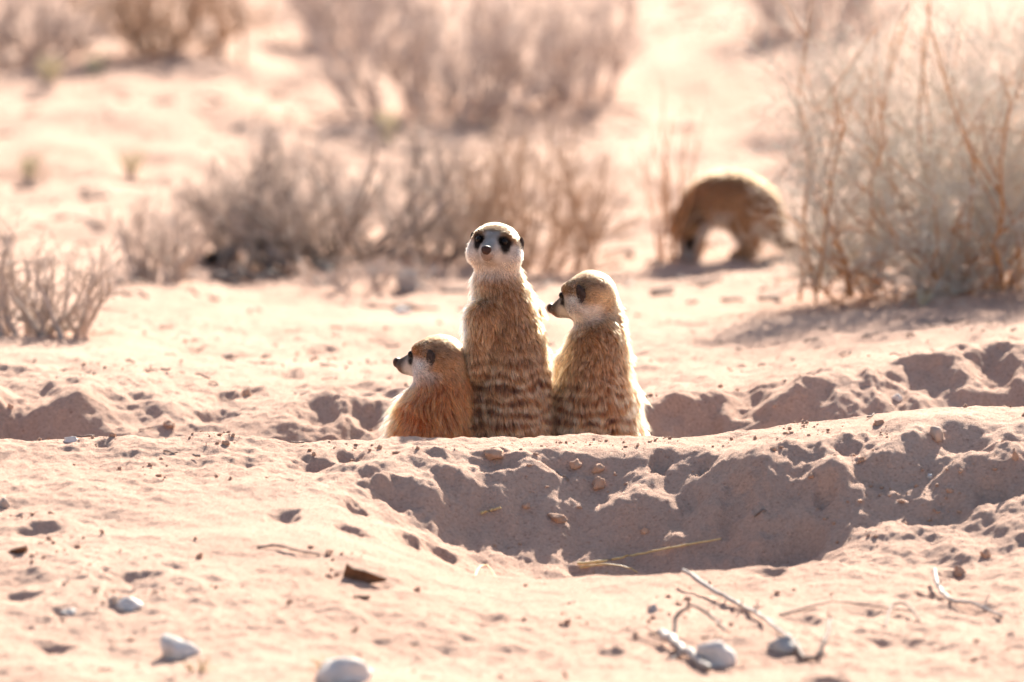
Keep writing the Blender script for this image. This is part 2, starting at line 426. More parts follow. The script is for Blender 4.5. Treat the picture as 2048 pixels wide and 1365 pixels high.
class Meerkat:
    """one continuous body from a smooth distance field, with fur strands grown on it"""
    def __init__(s, base, f, head, hf, roll, seed, warm=1.0, stripe=(0.21, 1.0), hs=1.0):
        s.base = np.array(base); s.f = nrm(f); s.O = np.array(head); s.seed = seed; s.warm = warm; s.stripe = stripe; s.hs = hs
        s.hf = nrm(hf); r = np.cross(s.hf, [0, 0, 1]); r = nrm(r); u = np.cross(r, s.hf)
        s.hr = r * math.cos(roll) + u * math.sin(roll); s.hu = np.cross(s.hr, s.hf)
        s.A = np.stack([s.hr, s.hf, s.hu], 1)
        s.body = []                                  # (kind, args, k)
        s.z0 = base[2]
    def cone(s, a, b, ra, rb, k=.012): s.body.append((np.array(a, float), np.array(b, float), ra, rb, k))
    def H(s, u, v, w): return s.O + s.A @ (np.array([u, v, w]) * s.hs)
    def sdf(s, p):
        d = None
        for a, b, ra, rb, k in s.body:
            e = sd_cone(p, a, b, ra, rb); d = e if d is None else smin(d, e, k)
        g = s.hs
        h = sd_ell(p, s.O, np.array([.0285, .029, .0245]) * g, s.A)
        h = smin(h, sd_cone(p, s.H(0, .016, -.005), s.H(0, .0475, -.0112), .0170 * g, .0066 * g), .010)
        h = smin(h, sd_cone(p, s.H(0, .012, -.013), s.H(0, .042, -.0160), .013 * g, .0058 * g), .006)
        for sg in (-1, 1):
            h = smin(h, sd_ell(p, s.H(sg * .0170, .002, -.013), np.array([.0150, .017, .0140]) * g, s.A), .010)
            h = smin(h, sd_ell(p, s.H(sg * .014, .017, .0095), np.array([.009, .008, .006]) * g, s.A), .008)   # brow
            h = -smin(-h, sd_ell(p, s.H(sg * .0155, .0285, .0035), np.array([.0060, .0055, .0055]) * g, s.A), .004)  # eye hollow
        return h if d is None else smin(d, h, .012)
    def grad(s, p):
        q = (p - s.glo) / s.gh; i = np.clip(np.floor(q).astype(int), 0, np.array(s.G.shape[:3]) - 2); t = q - i
        g = 0
        for a in (0, 1):
            for b in (0, 1):
                for c in (0, 1):
                    w = (t[:, 0] if a else 1 - t[:, 0]) * (t[:, 1] if b else 1 - t[:, 1]) * (t[:, 2] if c else 1 - t[:, 2])
                    g = g + s.G[i[:, 0] + a, i[:, 1] + b, i[:, 2] + c] * w[:, None]
        return g / (np.linalg.norm(g, axis=-1, keepdims=True) + 1e-12)
    def local(s, p): return ((p - s.O) @ s.A) / s.hs
    def headness(s, p):
        d = np.minimum(sd_ell(p, s.O, np.array([.031, .032, .029]) * s.hs, s.A), sd_cone(p, s.H(0, .01, -.006), s.H(0, .05, -.01), .02 * s.hs, .012 * s.hs))
        return 1 - sstep(-.002, .020, d)
    def colour(s, p, n):
        N = len(p)
        z = p[:, 2] - s.z0
        b = n @ s.f
        nz = perlin3(p[:, 0] * 120, p[:, 1] * 120, p[:, 2] * 120 + s.seed)
        nb = perlin3(p[:, 0] * 40, p[:, 1] * 40, p[:, 2] * 40 + s.seed * 3)
        w = s.warm
        fawn = np.array([.54, .315 - .14 * (w - 1), .165 - .11 * (w - 1)]); dark = np.array([.050, .014, .006]); pale = np.array([.80, .61, .44 - .1 * (w - 1)]); white = np.array([.86, .79, .72])
        brown = np.array([.37 + .06 * (w - 1), .175 - .055 * (w - 1), .078 - .045 * (w - 1)])
        c = np.repeat(fawn[None], N, 0)
        mixc = lambda c, q, t: c + (q - c) * np.clip(t, 0, 1)[:, None]
        back = 1 - sstep(-.55, .25, b + .15 * nb)
        c = mixc(c, brown, back * .8)
        ph = z / s.stripe_w + 0.62 * nb + .28 * nz + .35 * np.sign((p - s.base) @ np.array([-s.f[1], s.f[0], 0]) + .012 * nb)* .5
        st = .5 + .5 * np.sin(2 * np.pi * ph)
        zone = back * (1 - sstep(s.stripe[0] - .06, s.stripe[0] + .025, z)) * s.stripe[1]
        zone = zone * (.55 + .45 * sstep(-.25, .3, perlin3(p[:, 0] * 85, p[:, 1] * 85, p[:, 2] * 70 + 5 + s.seed)))
        c = mixc(c, dark, zone * sstep(.4, .7, st) * .97)
        c = mixc(c, pale, zone * sstep(.45, .9, 1 - st) * .85)
        c = mixc(c, np.array([.30, .165, .082]), (1 - zone) * sstep(.14, .20, z) * .55 * back)
        c = mixc(c, white, sstep(.25, .75, b + .12 * nb) * .9)
        # head
        q = s.local(p); u, v, h = np.abs(q[:, 0]), q[:, 1], q[:, 2]
        hd = s.headness(p)
        hc = np.repeat(np.array([[.46, .255 - .075 * (w - 1), .125 - .06 * (w - 1)]]), N, 0)
        hc = mixc(hc, np.array([.16, .09, .055]), (1 - sstep(-.020 + .03 * s.cap, .004 + .022 * s.cap, v)) * sstep(-.006, .014, h) * s.cap)
        face = sstep(-.012, .006, v) * (1 - sstep(-.003, .006, h - .10 * v + .1 * np.maximum(u - .012, 0)))
        snout = sstep(.024, .032, v)
        hc = mixc(hc, np.array([.80, .73, .67]), np.maximum(face, snout * .95))
        hc = mixc(hc, np.array([.80, .72, .66]), (1 - sstep(-.016, -.008, h)) * sstep(-.025, -.005, v))
        hc = mixc(hc, np.array([.62, .54, .48]), sstep(.012, .018, v) * (1 - sstep(.006, .010, u)) * (1 - sstep(.012, .017, h)))
        er = np.sqrt(((u - .0156) / .0078) ** 2 + ((h - .0036) / .0080) ** 2) + .22 * nz
        er2 = np.sqrt(((u - .0168) / .0055) ** 2 + ((h + .0025) / .0072) ** 2) + .22 * nz
        hc = mixc(hc, np.array([.018, .012, .010]), (1 - sstep(.7, 1.3, np.minimum(er, er2))) * sstep(.006, .014, v))
        if s.sooty: hc = mixc(hc, np.array([.10, .075, .065]), sstep(.024, .040, v + .5 * h) * .92)
        hc = mixc(hc, np.array([.30, .15, .09]), sstep(.040, .044, v) * (1 - sstep(.0035, .006, np.abs(h + .0175))) * .5)
        c = c + (hc - c) * hd[:, None]
        return np.clip(c * (1 + .38 * nz[:, None]), .008, .9), hd
    def build(s, label, strands, sooty=False, cap=.35, stripe_w=.0138, fluff=1.0, cell=.003, thick=.00019, lk=1.0, tone=1.0):
        s.sooty, s.stripe_w, s.cap = sooty, stripe_w, cap
        rs = np.random.RandomState(s.seed)
        pts = np.concatenate([[a, b] for a, b, *_ in s.body] + [[s.O]])
        lo, hi = pts.min(0) - .065, pts.max(0) + .065
        n = np.ceil((hi - lo) / cell).astype(int)
        g = np.stack(np.meshgrid(*[lo[i] + np.arange(n[i]) * cell for i in range(3)], indexing='ij'), -1)
        V = s.sdf(g.reshape(-1, 3)).reshape(g.shape[:3])
        s.G = np.stack(np.gradient(V, cell), -1); s.glo, s.gh = lo, cell
        P, F = surface_nets(V, lo, cell)
        root = empty('meerkat', s.base); tag(root, label, 'meerkat')
        me = mesh_np('meerkat_body', P - s.base, F)
        nn = s.grad(P)
        c, _ = s.colour(P, nn)
        at = me.attributes.new('col', 'FLOAT_COLOR', 'POINT')
        at.data.foreach_set('color', np.concatenate([c * .5, np.ones((len(c), 1))], 1).astype(np.float32).ravel())
        link('body', me, M_HIDE, root)
        # fur
        T = np.concatenate([F[:, [0, 1, 2]], F[:, [0, 2, 3]]])
        ar = np.linalg.norm(np.cross(P[T[:, 1]] - P[T[:, 0]], P[T[:, 2]] - P[T[:, 0]]), axis=1)
        cen = P[T].mean(1); ar = ar * (1 + 1.3 * s.headness(cen)) * np.where(cen[:, 2] - s.z0 < .05, .35, 1.0)
        ti = rs.choice(len(T), strands, p=ar / ar.sum())
        a, b_ = rs.rand(2, strands); sw = a + b_ > 1; a[sw], b_[sw] = 1 - a[sw], 1 - b_[sw]
        p = P[T[ti, 0]] * (1 - a - b_)[:, None] + P[T[ti, 1]] * a[:, None] + P[T[ti, 2]] * b_[:, None]
        nn = s.grad(p)
        hd = s.headness(p)
        q = s.local(p); z = p[:, 2] - s.z0
        keep = ~((np.sqrt((np.abs(q[:, 0]) - .0155) ** 2 + (q[:, 2] - .0035) ** 2) < .0052) & (q[:, 1] > .012))
        keep &= ~((q[:, 1] > .0505) & (np.abs(q[:, 0]) < .009))
        flow = np.repeat(np.array([[0, 0, -1.0]]), strands, 0) - .25 * s.f
        flow = flow * (1 - hd)[:, None] + (-s.hf[None] - .25 * s.hu) * hd[:, None]
        cl = np.stack([perlin3(p[:, 0] * 75 + k * 13, p[:, 1] * 75, p[:, 2] * 55 + s.seed) for k in range(3)], -1)
        flow = flow + cl * .9 * (1 - .6 * hd)[:, None] + rs.normal(size=(strands, 3)) * .16
        flow -= nn * (flow * nn).sum(1, keepdims=True); flow /= np.linalg.norm(flow, axis=1, keepdims=True) + 1e-9
        face = sstep(.0, .02, q[:, 1]) * hd
        L = (.0105 + .0085 * fluff * (1 - sstep(.10, .20, z))) * (1 - hd) + (.0062 - .0034 * face) * hd
        L = L * rs.uniform(.65, 1.25, strands) * lk
        guard = rs.rand(strands) < .06
        L = np.where(guard & (hd < .6), L * 1.7, L)
        lift = (.55 + .28 * fluff * (1 - sstep(.10, .2, z))) * (1 - hd) + (.42 - .15 * face) * hd + rs.normal(size=strands) * .10 + .25 * guard
        t = np.linspace(0, 1, 5)[None, :, None]
        d0 = nn * np.maximum(lift, .12)[:, None] + flow * .75; d0 /= np.linalg.norm(d0, axis=1, keepdims=True)
        d1 = nn * (np.maximum(lift, .12) * .45)[:, None] + flow + np.array([0, 0, -.25]) * (1 - hd)[:, None]; d1 /= np.linalg.norm(d1, axis=1, keepdims=True)
        C = p[:, None] - nn[:, None] * .001 + L[:, None, None] * (d0[:, None] * (t - .5 * t * t) + d1[:, None] * (.5 * t * t))
        # tufts: tips drawn together, each tuft a shade of its own
        nc = max(400, strands // 9)
        cid = rs.choice(strands, nc, replace=False)
        key = p / .0028 + rs.normal(size=p.shape) * .12
        from mathutils import kdtree
        kd = kdtree.KDTree(nc)
        for i_, k_ in enumerate(cid): kd.insert(p[k_], i_)
        kd.balance()
        own = cid[np.array([kd.find(v_)[1] for v_ in p])]
        pull = (.58 * (1 - .75 * hd) * rs.uniform(.5, 1.15, strands))[:, None, None] * sstep(.15, 1.0, t)
        C = C + (C[own] - C) * pull
        cols = []
        for k_ in (1, 2, 3, 4):
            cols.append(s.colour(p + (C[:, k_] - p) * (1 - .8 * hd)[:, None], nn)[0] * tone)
        cols = np.stack([cols[0]] + cols, 1); col = cols[:, 4]
        tuft = np.exp(rs.normal(size=strands) * .32)[own][:, None] ** (1 - .7 * hd)[:, None]
        tuft = tuft[:, None]
        tipc = np.array([.78, .55 - .17 * (s.warm - 1), .33 - .16 * (s.warm - 1)]); tip = rs.rand(strands)[own] ** 1.3 * .7 + rs.rand(strands) ** 2 * .3
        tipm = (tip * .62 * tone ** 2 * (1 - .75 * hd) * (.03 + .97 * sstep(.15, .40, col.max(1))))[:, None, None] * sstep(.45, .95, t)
        dk = 1 - .55 * (1 - hd)[:, None, None] * (1 - sstep(.1, .75, t))  # darker roots: agouti banding, deepened to stand in for shade between tufts
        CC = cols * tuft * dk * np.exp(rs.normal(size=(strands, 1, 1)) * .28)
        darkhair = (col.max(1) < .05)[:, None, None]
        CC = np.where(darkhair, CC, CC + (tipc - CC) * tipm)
        C, CC, L = C[keep], CC[keep], L[keep]
        N = len(C)
        hc = bpy.data.hair_curves.new('meerkat_fur')
        hc.add_curves([5] * N)
        hc.attributes['position'].data.foreach_set('vector', (C - s.base).astype(np.float32).ravel())
        ra = hc.attributes.get('radius') or hc.attributes.new('radius', 'FLOAT', 'POINT')
        prof = np.array([1, 1, .9, .65, .15]) * thick
        ra.data.foreach_set('value', (prof[None] * rs.uniform(.8, 1.25, (N, 1))).astype(np.float32).ravel())
        ca = hc.attributes.new('col', 'FLOAT_COLOR', 'POINT')
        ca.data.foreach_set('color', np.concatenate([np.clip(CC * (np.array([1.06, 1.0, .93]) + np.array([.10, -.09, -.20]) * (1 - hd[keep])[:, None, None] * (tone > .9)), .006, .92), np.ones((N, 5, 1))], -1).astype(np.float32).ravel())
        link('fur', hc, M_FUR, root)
        # eyes, nose, ears, claws
        def blob(name, c, r, mat, sub=3, shape=None, par=root):
            v, f = ICO[sub]; v = v.copy()
            if shape is not None: v = shape(v)
            v = (v * np.array(r) * s.hs) @ s.A.T
            o = link(name, mesh_np(name, v, f), mat, par, tuple(c - s.base)); return o
        for sg in (-1, 1):
            blob('eye', s.H(sg * .0152, .0258, .0036), (.0039, .0042, .0038), M_EYE)
            def ear(v):
                w = v.copy(); w[:, 0] *= (1 - .55 * np.exp(-((v[:, 1] - .15) ** 2 + (v[:, 2] + .05) ** 2) / .22) * (v[:, 0] * sg > 0))
                w[:, 1] += .35 * (v[:, 2] ** 2) - .1; w[:, 1] *= np.where(v[:, 2] < 0, 1 + .25 * v[:, 2], 1)
                return w
            blob('ear', s.H(sg * .0285, -.006, .0005), (.0046, .0056, .0120), M_EAR, 3, ear)
        def nose(v):
            w = v.copy(); w[:, 0] *= 1 + .22 * v[:, 2]
            w[:, 2] -= .25 * (np.abs(v[:, 0]) > .35) * (v[:, 1] > .2) * (v[:, 2] < .1) * .5
            w[:, 1] -= .35 * np.exp(-((np.abs(v[:, 0]) - .45) ** 2 + (v[:, 2] + .05) ** 2) / .03) * (v[:, 1] > 0)
            return w
        blob('nose', s.H(0, .0520, -.0090), (.0061, .0046, .0055), M_NOSE, 3, nose)
        return root

def stations(mk, st, Y, depth=0.0):
    """trunk from photo silhouette rows: (px centre, py, half-width px[, dy])"""
    pr = None
    for row in st:
        px, py, hw = row[:3]; dy = row[3] if len(row) > 3 else 0
        c = atY(px, py, Y + dy); r = hw * PX(Y)
        if pr is not None: mk.cone(pr[0], c, pr[1], r, .014)
        pr = (c, r)
    return pr

YM = .40
def floor_pt(px, Y): 
    x = (px - 1024) * PX(Y); return np.array([x, Y, zat(x, Y)])

def limb(mk, pts, k=.010):
    for (a, ra), (b, rb) in zip(pts[:-1], pts[1:]): mk.cone(a, b, ra, rb, k)
def hind_legs(mk, hipc, f, spread, foot_len=.05, rt=.026, kz=None):
    side = np.array([-f[1], f[0], 0])
    z0 = mk.z0
    for sg in (-1, 1):
        hip = hipc + side * sg * spread * .7
        kn = hip + f * .030 + side * sg * .010; kn[2] = z0 + (hipc[2] - z0) * .55
        hk = hip - f * .012 + side * sg * .008; hk[2] = z0 + .014
        toe = hk + f * foot_len; toe[2] = z0 + .006
        limb(mk, [(hip, rt), (kn, rt * .72), (hk, .010), (toe, .0075)])
def tail(mk, hipc, dirs, r0=.013, n=6, seg=.032):
    p = hipc.copy(); pts = [(p.copy(), r0)]
    for i in range(n):
        d = nrm(dirs(i)); p = p + d * seg; p[2] = max(p[2], mk.z0 + .006)
        pts.append((p.copy(), r0 * (1 - .75 * (i + 1) / n)))
    limb(mk, pts, .008)
def arms(mk, sh, f, drop, fwd=.03, r=.012, spread=.03):
    side = np.array([-f[1], f[0], 0])
    for sg in (-1, 1):
        a = sh + side * sg * spread; e = a + np.array([0, 0, -drop]) + f * .004 + side * sg * .006
        w = e + f * fwd + np.array([0, 0, -.012]); h = w + f * .012 + np.array([0, 0, -.016])
        limb(mk, [(a, r * 1.35), (e, r * .9), (w, r * .66), (h, r * .62)], .0045)

# the tall sentinel in the middle, looking into the camera
f1 = nrm((-.74, .67, 0)); b1 = floor_pt(1018, YM)
m1 = Meerkat(b1, f1, atY(991, 490, YM - .012), (-.19, -1, .16), R(5), 11, 1.0, (.205, 1.0), hs=.96)
hip = stations(m1, [(995, 538, 41, 0), (997, 570, 44), (1008, 617, 53), (1018, 680, 61), (1022, 735, 68), (1019, 795, 70), (1015, 850, 69), (1013, 895, 62)], YM)[0]
sh = atY(1004, 620, YM)
arms(m1, atY(1006, 632, YM), f1, .052, .032, .0150, .033)
hind_legs(m1, hip, f1, .034)
side1 = np.array([-f1[1], f1[0], 0])
for sg in (-1, 1): m1.cone(atY(1000, 790, YM) + side1 * sg * .026 + f1 * .012, atY(1005, 880, YM) + side1 * sg * .028 + f1 * .014, .022, .027, .012)
tail(m1, hip - f1 * .03, lambda i: np.array([.35, -.85, -.75 if i < 3 else 0]))
m1.build('tallest meerkat standing upright in the middle, facing the camera with dark eye patches', 80000, fluff=1.0)

# the right one, back to the camera, head turned to the left
f2 = nrm((-.28, .96, 0)); b2 = floor_pt(1190, YM + .02)
m2 = Meerkat(b2, f2, atY(1178, 588, YM + .03), (-.86, .50, -.20), R(0), 23, 1.05, (.175, 1.0))
hip = stations(m2, [(1196, 622, 42, .02), (1200, 655, 43, .015), (1194, 695, 52), (1190, 735, 60), (1189, 785, 66), (1189, 835, 69), (1190, 885, 71), (1190, 915, 66)], YM + .02)[0]
arms(m2, atY(1186, 725, YM + .035), f2, .05, .03, .0125, .025)
hind_legs(m2, hip, f2, .036)
side2 = np.array([-f2[1], f2[0], 0])
for sg in (-1, 1): m2.cone(atY(1190, 800, YM + .02) + side2 * sg * .026 + f2 * .010, atY(1192, 890, YM + .02) + side2 * sg * .026 + f2 * .012, .022, .025, .012)
tail(m2, hip - f2 * .03, lambda i: np.array([-.1, -.9, -.75 if i < 3 else 0]))
m2.build('meerkat on the right standing with its back to the camera, head turned left', 80000, sooty=True, fluff=1.05, cap=.8)

# the young one on the left
f3 = nrm((-.50, .86, 0)); b3 = floor_pt(862, YM - .03)
m3 = Meerkat(b3, f3, atY(877, 716, YM - .02), (-.87, .48, .02), R(0), 37, 1.8, (.11, .5), hs=1.02)
hip = stations(m3, [(886, 742, 40, 0), (890, 765, 40), (879, 792, 48), (868, 825, 58), (861, 860, 65), (860, 905, 69), (862, 945, 66)], YM - .03)[0]
arms(m3, atY(870, 825, YM - .015), f3, .05, .03, .0120, .028)
hind_legs(m3, hip, f3, .036)
tail(m3, hip - f3 * .03, lambda i: np.array([-.5, -.7, -.75 if i < 3 else 0]))
m3.build('small reddish young meerkat crouched lowest at the left, seen in profile', 70000, sooty=True, fluff=1.25, cap=.7)

# the one bent over digging in the background, head down at the left, tail trailing on the ground to the right
p4 = gp(1450, 512); Y4 = p4[1]; b4 = p4.copy()
m4 = Meerkat(b4, (-.15, -.05, -1), atY(1374, 448, Y4 - .02), (-.22, -.25, -.95), R(0), 51, 1.1, (.16, 0), hs=.9)
A4 = lambda px, py, dy=0.0: atY(px, py, Y4 + dy)
stations(m4, [(1380, 432, 27, -.01), (1402, 412, 40), (1436, 400, 52), (1476, 403, 55), (1512, 422, 50), (1536, 448, 36)], Y4)
g4 = lambda px, dy: np.array([A4(px, 512, dy)[0], Y4 + dy, zat(A4(px, 512, dy)[0], Y4 + dy) + .006])
for dy, ox in ((-.022, 0), (.03, 14)):
    limb(m4, [(A4(1398 + ox, 420, dy), .016), (A4(1390 + ox, 456, dy), .0095), (A4(1384 + ox, 488, dy), .0075), (g4(1380 + ox, dy), .0065), (g4(1366 + ox, dy), .0055)])
    limb(m4, [(A4(1512 + ox, 430, dy), .024), (A4(1486 + ox, 458, dy), .017), (A4(1494 + ox, 486, dy), .009), (g4(1490 + ox, dy), .007), (g4(1466 + ox, dy), .006)])
limb(m4, [(A4(1545, 455, 0), .013), (A4(1566, 486, -.01), .010), (g4(1590, -.02) + [0, 0, .006], .0075), (g4(1625, -.03), .006), (g4(1668, -.03), .004)], .006)
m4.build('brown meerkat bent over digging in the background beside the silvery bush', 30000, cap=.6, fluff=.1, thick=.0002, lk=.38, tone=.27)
# ------------------------------------------------------------------ shrubs, grass tufts
def bush_mat(name, c1, c2, tr=.25):
    t = NT(name)
    t.l(t.ramp(t.noise(60, 3), [(0.3, c1), (0.7, c2)]), t.b.inputs['Base Color'])
    t.b.inputs['Roughness'].default_value = .8
    return t.m
M_SHRUB = bush_mat('shrub_twig', (0.40, 0.32, 0.27), (0.64, 0.53, 0.455))  # twig tone lightened to stand in for backlight and a haze veil
M_SHRUB2 = bush_mat('far_shrub_twig', (0.46, 0.36, 0.31), (0.66, 0.55, 0.485))  # pale tone carries the haze veil over the far shrubs
M_SHRUBO = bush_mat('ochre_shrub_twig', (0.38, 0.25, 0.165), (0.58, 0.42, 0.30))
M_SILVER = bush_mat('silver_twig', (0.52, 0.47, 0.40), (0.72, 0.67, 0.59))
M_ORANGE = bush_mat('orange_stem', (0.46, 0.20, 0.085), (0.66, 0.36, 0.17))
M_WOOD = bush_mat('dead_wood', (0.15, 0.12, 0.105), (0.32, 0.26, 0.22))
M_GRASS = bush_mat('dry_grass', (0.66, 0.58, 0.38), (0.82, 0.75, 0.55))

def unit(v): return v / (np.linalg.norm(v, axis=-1, keepdims=True) + 1e-12)
def spawn(rs, P, Rd, n, spread, lmin, lmax, rk, up=.25, t0=.25, bend=.25, m=5):
    """n side shoots on each polyline of P (N,m,3) -> (N*n,m,3) and the parent index"""
    N, mm = P.shape[:2]
    par = np.repeat(np.arange(N), n); K = len(par)
    t = rs.uniform(t0, 1, K) * (mm - 1); i = np.minimum(t.astype(int), mm - 2); fr = (t - i)[:, None]
    o = P[par, i] * (1 - fr) + P[par, i + 1] * fr
    d = unit(P[par, i + 1] - P[par, i])
    r = Rd[par, i] * (1 - fr[:, 0]) + Rd[par, i + 1] * fr[:, 0]
    d = unit(d + rs.normal(size=(K, 3)) * spread + np.array([0, 0, up]))
    L = rs.uniform(lmin, lmax, K)
    seg = L[:, None] / (m - 1)
    Q = np.zeros((K, m, 3)); Q[:, 0] = o
    for k in range(1, m):
        d = unit(d + rs.normal(size=(K, 3)) * bend + np.array([0, 0, up * .3]))
        Q[:, k] = Q[:, k - 1] + d * seg
    rr = np.maximum(r * rk, .0004)[:, None] * np.linspace(1, .45, m)[None]
    return Q, rr, par

def shrub(name, label, px, py, w_px, h_px, mat, seed, stems=11, sec=5, ter=6, spur=3, flat=.75, r0=.0055, fine=None, group='dry shrubs on the sand', lean=0.0, wander=.16, thin=.75, depth=.8, foot=.22, orange=0.0, up=.22, t0=.06):
    rs = np.random.RandomState(seed)
    c = gp(px, min(py, 1350)); s = PX(c[1]); W, H = w_px * s / 2, h_px * s
    root = empty(name, tuple(c)); tag(root, label, 'shrub', group)
    for k in range(stems):
        a = 2 * math.pi * (k + rs.uniform(-.3, .3)) / stems
        reach = rs.uniform(.35, 1.0)
        tgt = np.array([math.cos(a) * W * reach + lean * W, math.sin(a) * W * reach * depth, H * (1.08 - flat * reach ** 1.6 * .8) * rs.uniform(.72, 1.0)])
        m = 7; tt = np.linspace(0, 1, m)[:, None]
        mid = tgt * np.array([.62, .62, .35])
        B = (2 * tt * (1 - tt)) * mid + tt ** 2 * tgt
        B = B + np.cumsum(rs.normal(size=(m, 3)) * wander * H * .16, 0) * tt
        B[:, 2] = np.maximum(B[:, 2], 0.004) ; 
        off = np.array([math.cos(a + rs.uniform(-.8, .8)) * W, math.sin(a + rs.uniform(-.8, .8)) * W * .6, 0]) * foot * rs.rand()
        B = B + off * (1 - tt); B[0, 2] = -.012
        rad = r0 * rs.uniform(.6, 1.1) * np.linspace(1, .35, m)
        P0, R0 = B[None], rad[None]
        Ls = max(H, W * .6)
        P1, R1, _ = spawn(rs, P0, R0, sec, .7, Ls * .25, Ls * .55, .7, up, t0, .25)
        P1[:, 1:, 2] = np.maximum(P1[:, 1:, 2], .003 + .006 * rs.rand(len(P1), 1))
        P2, R2, _ = spawn(rs, np.concatenate([P1]), R1, ter, .65, Ls * .10, Ls * .26, .7, up, .05, .28)
        P2[:, 1:, 2] = np.maximum(P2[:, 1:, 2], .003 + .006 * rs.rand(len(P2), 1))
        P3, R3, _ = spawn(rs, P2, R2, spur, .8, Ls * .025, Ls * .085, .8, .15, .1, .2)
        V0, F0 = tubes(P0, R0, 6) ; 
        sets = [tubes(P1, R1 * thin, 4), tubes(P2, R2 * thin, 3), tubes(P3, R3 * thin, 3)]
        V = [V0]; F = [F0]; n = len(V0)
        if fine is not None:
            no = int(round(sec * orange))
            if no:
                v, f = tubes(P1[:no], R1[:no] * 1.15, 4)
                F0 = np.concatenate([F0, f + len(V0)]); V0 = np.concatenate([V0, v])
                sets[0] = tubes(P1[no:], R1[no:] * thin, 4)
            link('stem', mesh_np('stem', V0, F0), fine, root)
            V, F, n = [], [], 0
        for v, f in sets:
            V.append(v); F.append(f + n); n += len(v)
        link('branch', mesh_np('branch', np.concatenate(V), np.concatenate(F)), mat, root)
    return root

shrub('dry_shrub', 'bare grey-brown shrub behind the left and middle meerkats, dark at its base', 690, 522, 800, 250, M_SHRUB, 1, 46, 7, 7, 4, r0=.0042, foot=.75, flat=.66, wander=.14, thin=.8, fine=M_WOOD)
shrub('dry_shrub', 'added low flat tangle of dead twigs, put in to shade the sand before the wide shrub', 735, 580, 360, 50, M_SHRUB, 21, 11, 4, 4, 3, r0=.0036, foot=.9, flat=.4, thin=.8)  # made-up low growth, added for the shadow it throws on the sand
shrub('dry_shrub', 'bare brown shrub right behind the tallest meerkat\'s head', 1060, 540, 380, 290, M_SHRUBO, 2, 22, 6, 6, 3, flat=.5, r0=.0036, foot=.7, thin=.7)
shrub('dry_shrub', 'pale spreading part of the thicket just right of the curved dead branch\'s left end', 500, 535, 340, 200, M_SHRUB, 31, 18, 6, 6, 4, flat=.6, r0=.0036, foot=.8, thin=.8)
shrub('dry_shrub', 'small bare shrub at the left end of the curved dead branch', 315, 565, 220, 160, M_SHRUB, 3, 16, 5, 5, 4, flat=.5, r0=.004, foot=.6)
shrub('dry_shrub', 'low twiggy shrub at the left edge above the burrow bank', 75, 672, 320, 185, M_SHRUB, 4, 18, 5, 5, 4, flat=.5, r0=.0048, foot=.75)
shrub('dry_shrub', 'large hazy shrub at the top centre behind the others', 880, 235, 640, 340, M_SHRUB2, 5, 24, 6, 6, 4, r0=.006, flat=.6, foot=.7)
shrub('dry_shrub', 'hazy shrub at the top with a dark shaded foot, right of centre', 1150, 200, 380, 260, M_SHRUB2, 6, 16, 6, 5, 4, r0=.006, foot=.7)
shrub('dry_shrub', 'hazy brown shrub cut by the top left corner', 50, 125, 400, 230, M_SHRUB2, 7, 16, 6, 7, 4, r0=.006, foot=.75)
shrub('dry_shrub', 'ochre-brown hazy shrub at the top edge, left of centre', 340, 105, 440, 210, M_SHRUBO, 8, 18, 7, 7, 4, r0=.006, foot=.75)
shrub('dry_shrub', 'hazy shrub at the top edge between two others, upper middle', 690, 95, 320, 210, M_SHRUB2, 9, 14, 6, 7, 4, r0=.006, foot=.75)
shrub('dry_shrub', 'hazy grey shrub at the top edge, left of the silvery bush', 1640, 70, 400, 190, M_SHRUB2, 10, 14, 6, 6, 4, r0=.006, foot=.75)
shrub('thorn_bush', 'big silvery bush with orange stems at the right edge', 1975, 572, 820, 620, M_SILVER, 12, 48, 9, 9, 6, flat=.7, r0=.0030, fine=M_ORANGE, group='bushes with orange stems', wander=.40, thin=.72, foot=.95, orange=.34, up=.08, t0=.02)
shrub('thorn_bush', 'low dense silvery growth spreading at the foot of the big silvery bush', 1830, 590, 560, 150, M_SILVER, 33, 26, 8, 7, 4, flat=.5, r0=.0026, fine=M_ORANGE, group='bushes with orange stems', wander=.35, thin=.75, foot=.95, orange=.2, up=.05, t0=.02)
shrub('thorn_bush', 'sparse orange-brown twigs in front of the digging meerkat\'s tail', 1330, 522, 130, 290, M_SHRUBO, 13, 6, 4, 3, 2, flat=.25, r0=.0022, fine=M_ORANGE, group='bushes with orange stems', wander=.3, thin=.7, foot=.6)

# the curved dead branch lying in front of the shrub
def rope(name, label, cat, pix, rad, mat, group=None, lift=.0, k=6, sub=5, arch=None, Y=None, taper=(1, .6), seed=0, knots=.2, air=None, stubs=0):
    rs = np.random.RandomState(seed + 100)
    pts = np.array([gp(*q) for q in pix])
    if air is not None: pts[:, 2] += np.array(air)
    n = (len(pts) - 1) * sub + 1
    t = np.linspace(0, len(pts) - 1, n)
    Q = np.stack([np.interp(t, np.arange(len(pts)), pts[:, i]) for i in range(3)], 1)
    for _ in range(3): Q[1:-1] = .25 * Q[:-2] + .5 * Q[1:-1] + .25 * Q[2:]
    Q[:, 2] += lift + rad * .5
    Q += rs.normal(size=Q.shape) * rad * knots
    rr = np.linspace(*taper, n) * rad * rs.uniform(.88, 1.15, n)
    V, F = tubes(Q[None], rr[None], k)
    if stubs:
        S, SR, _ = spawn(rs, Q[None], rr[None], stubs, .9, rad * 3, rad * 8, .55, .25, .1, .25)
        v, f = tubes(S, SR, 4); F = np.concatenate([F, f + len(V)]); V = np.concatenate([V, v])
    base = Q.mean(0)
    o = link(name, mesh_np(name, V - base, F), mat, None, tuple(base))
    return tag(o, label, cat, group)
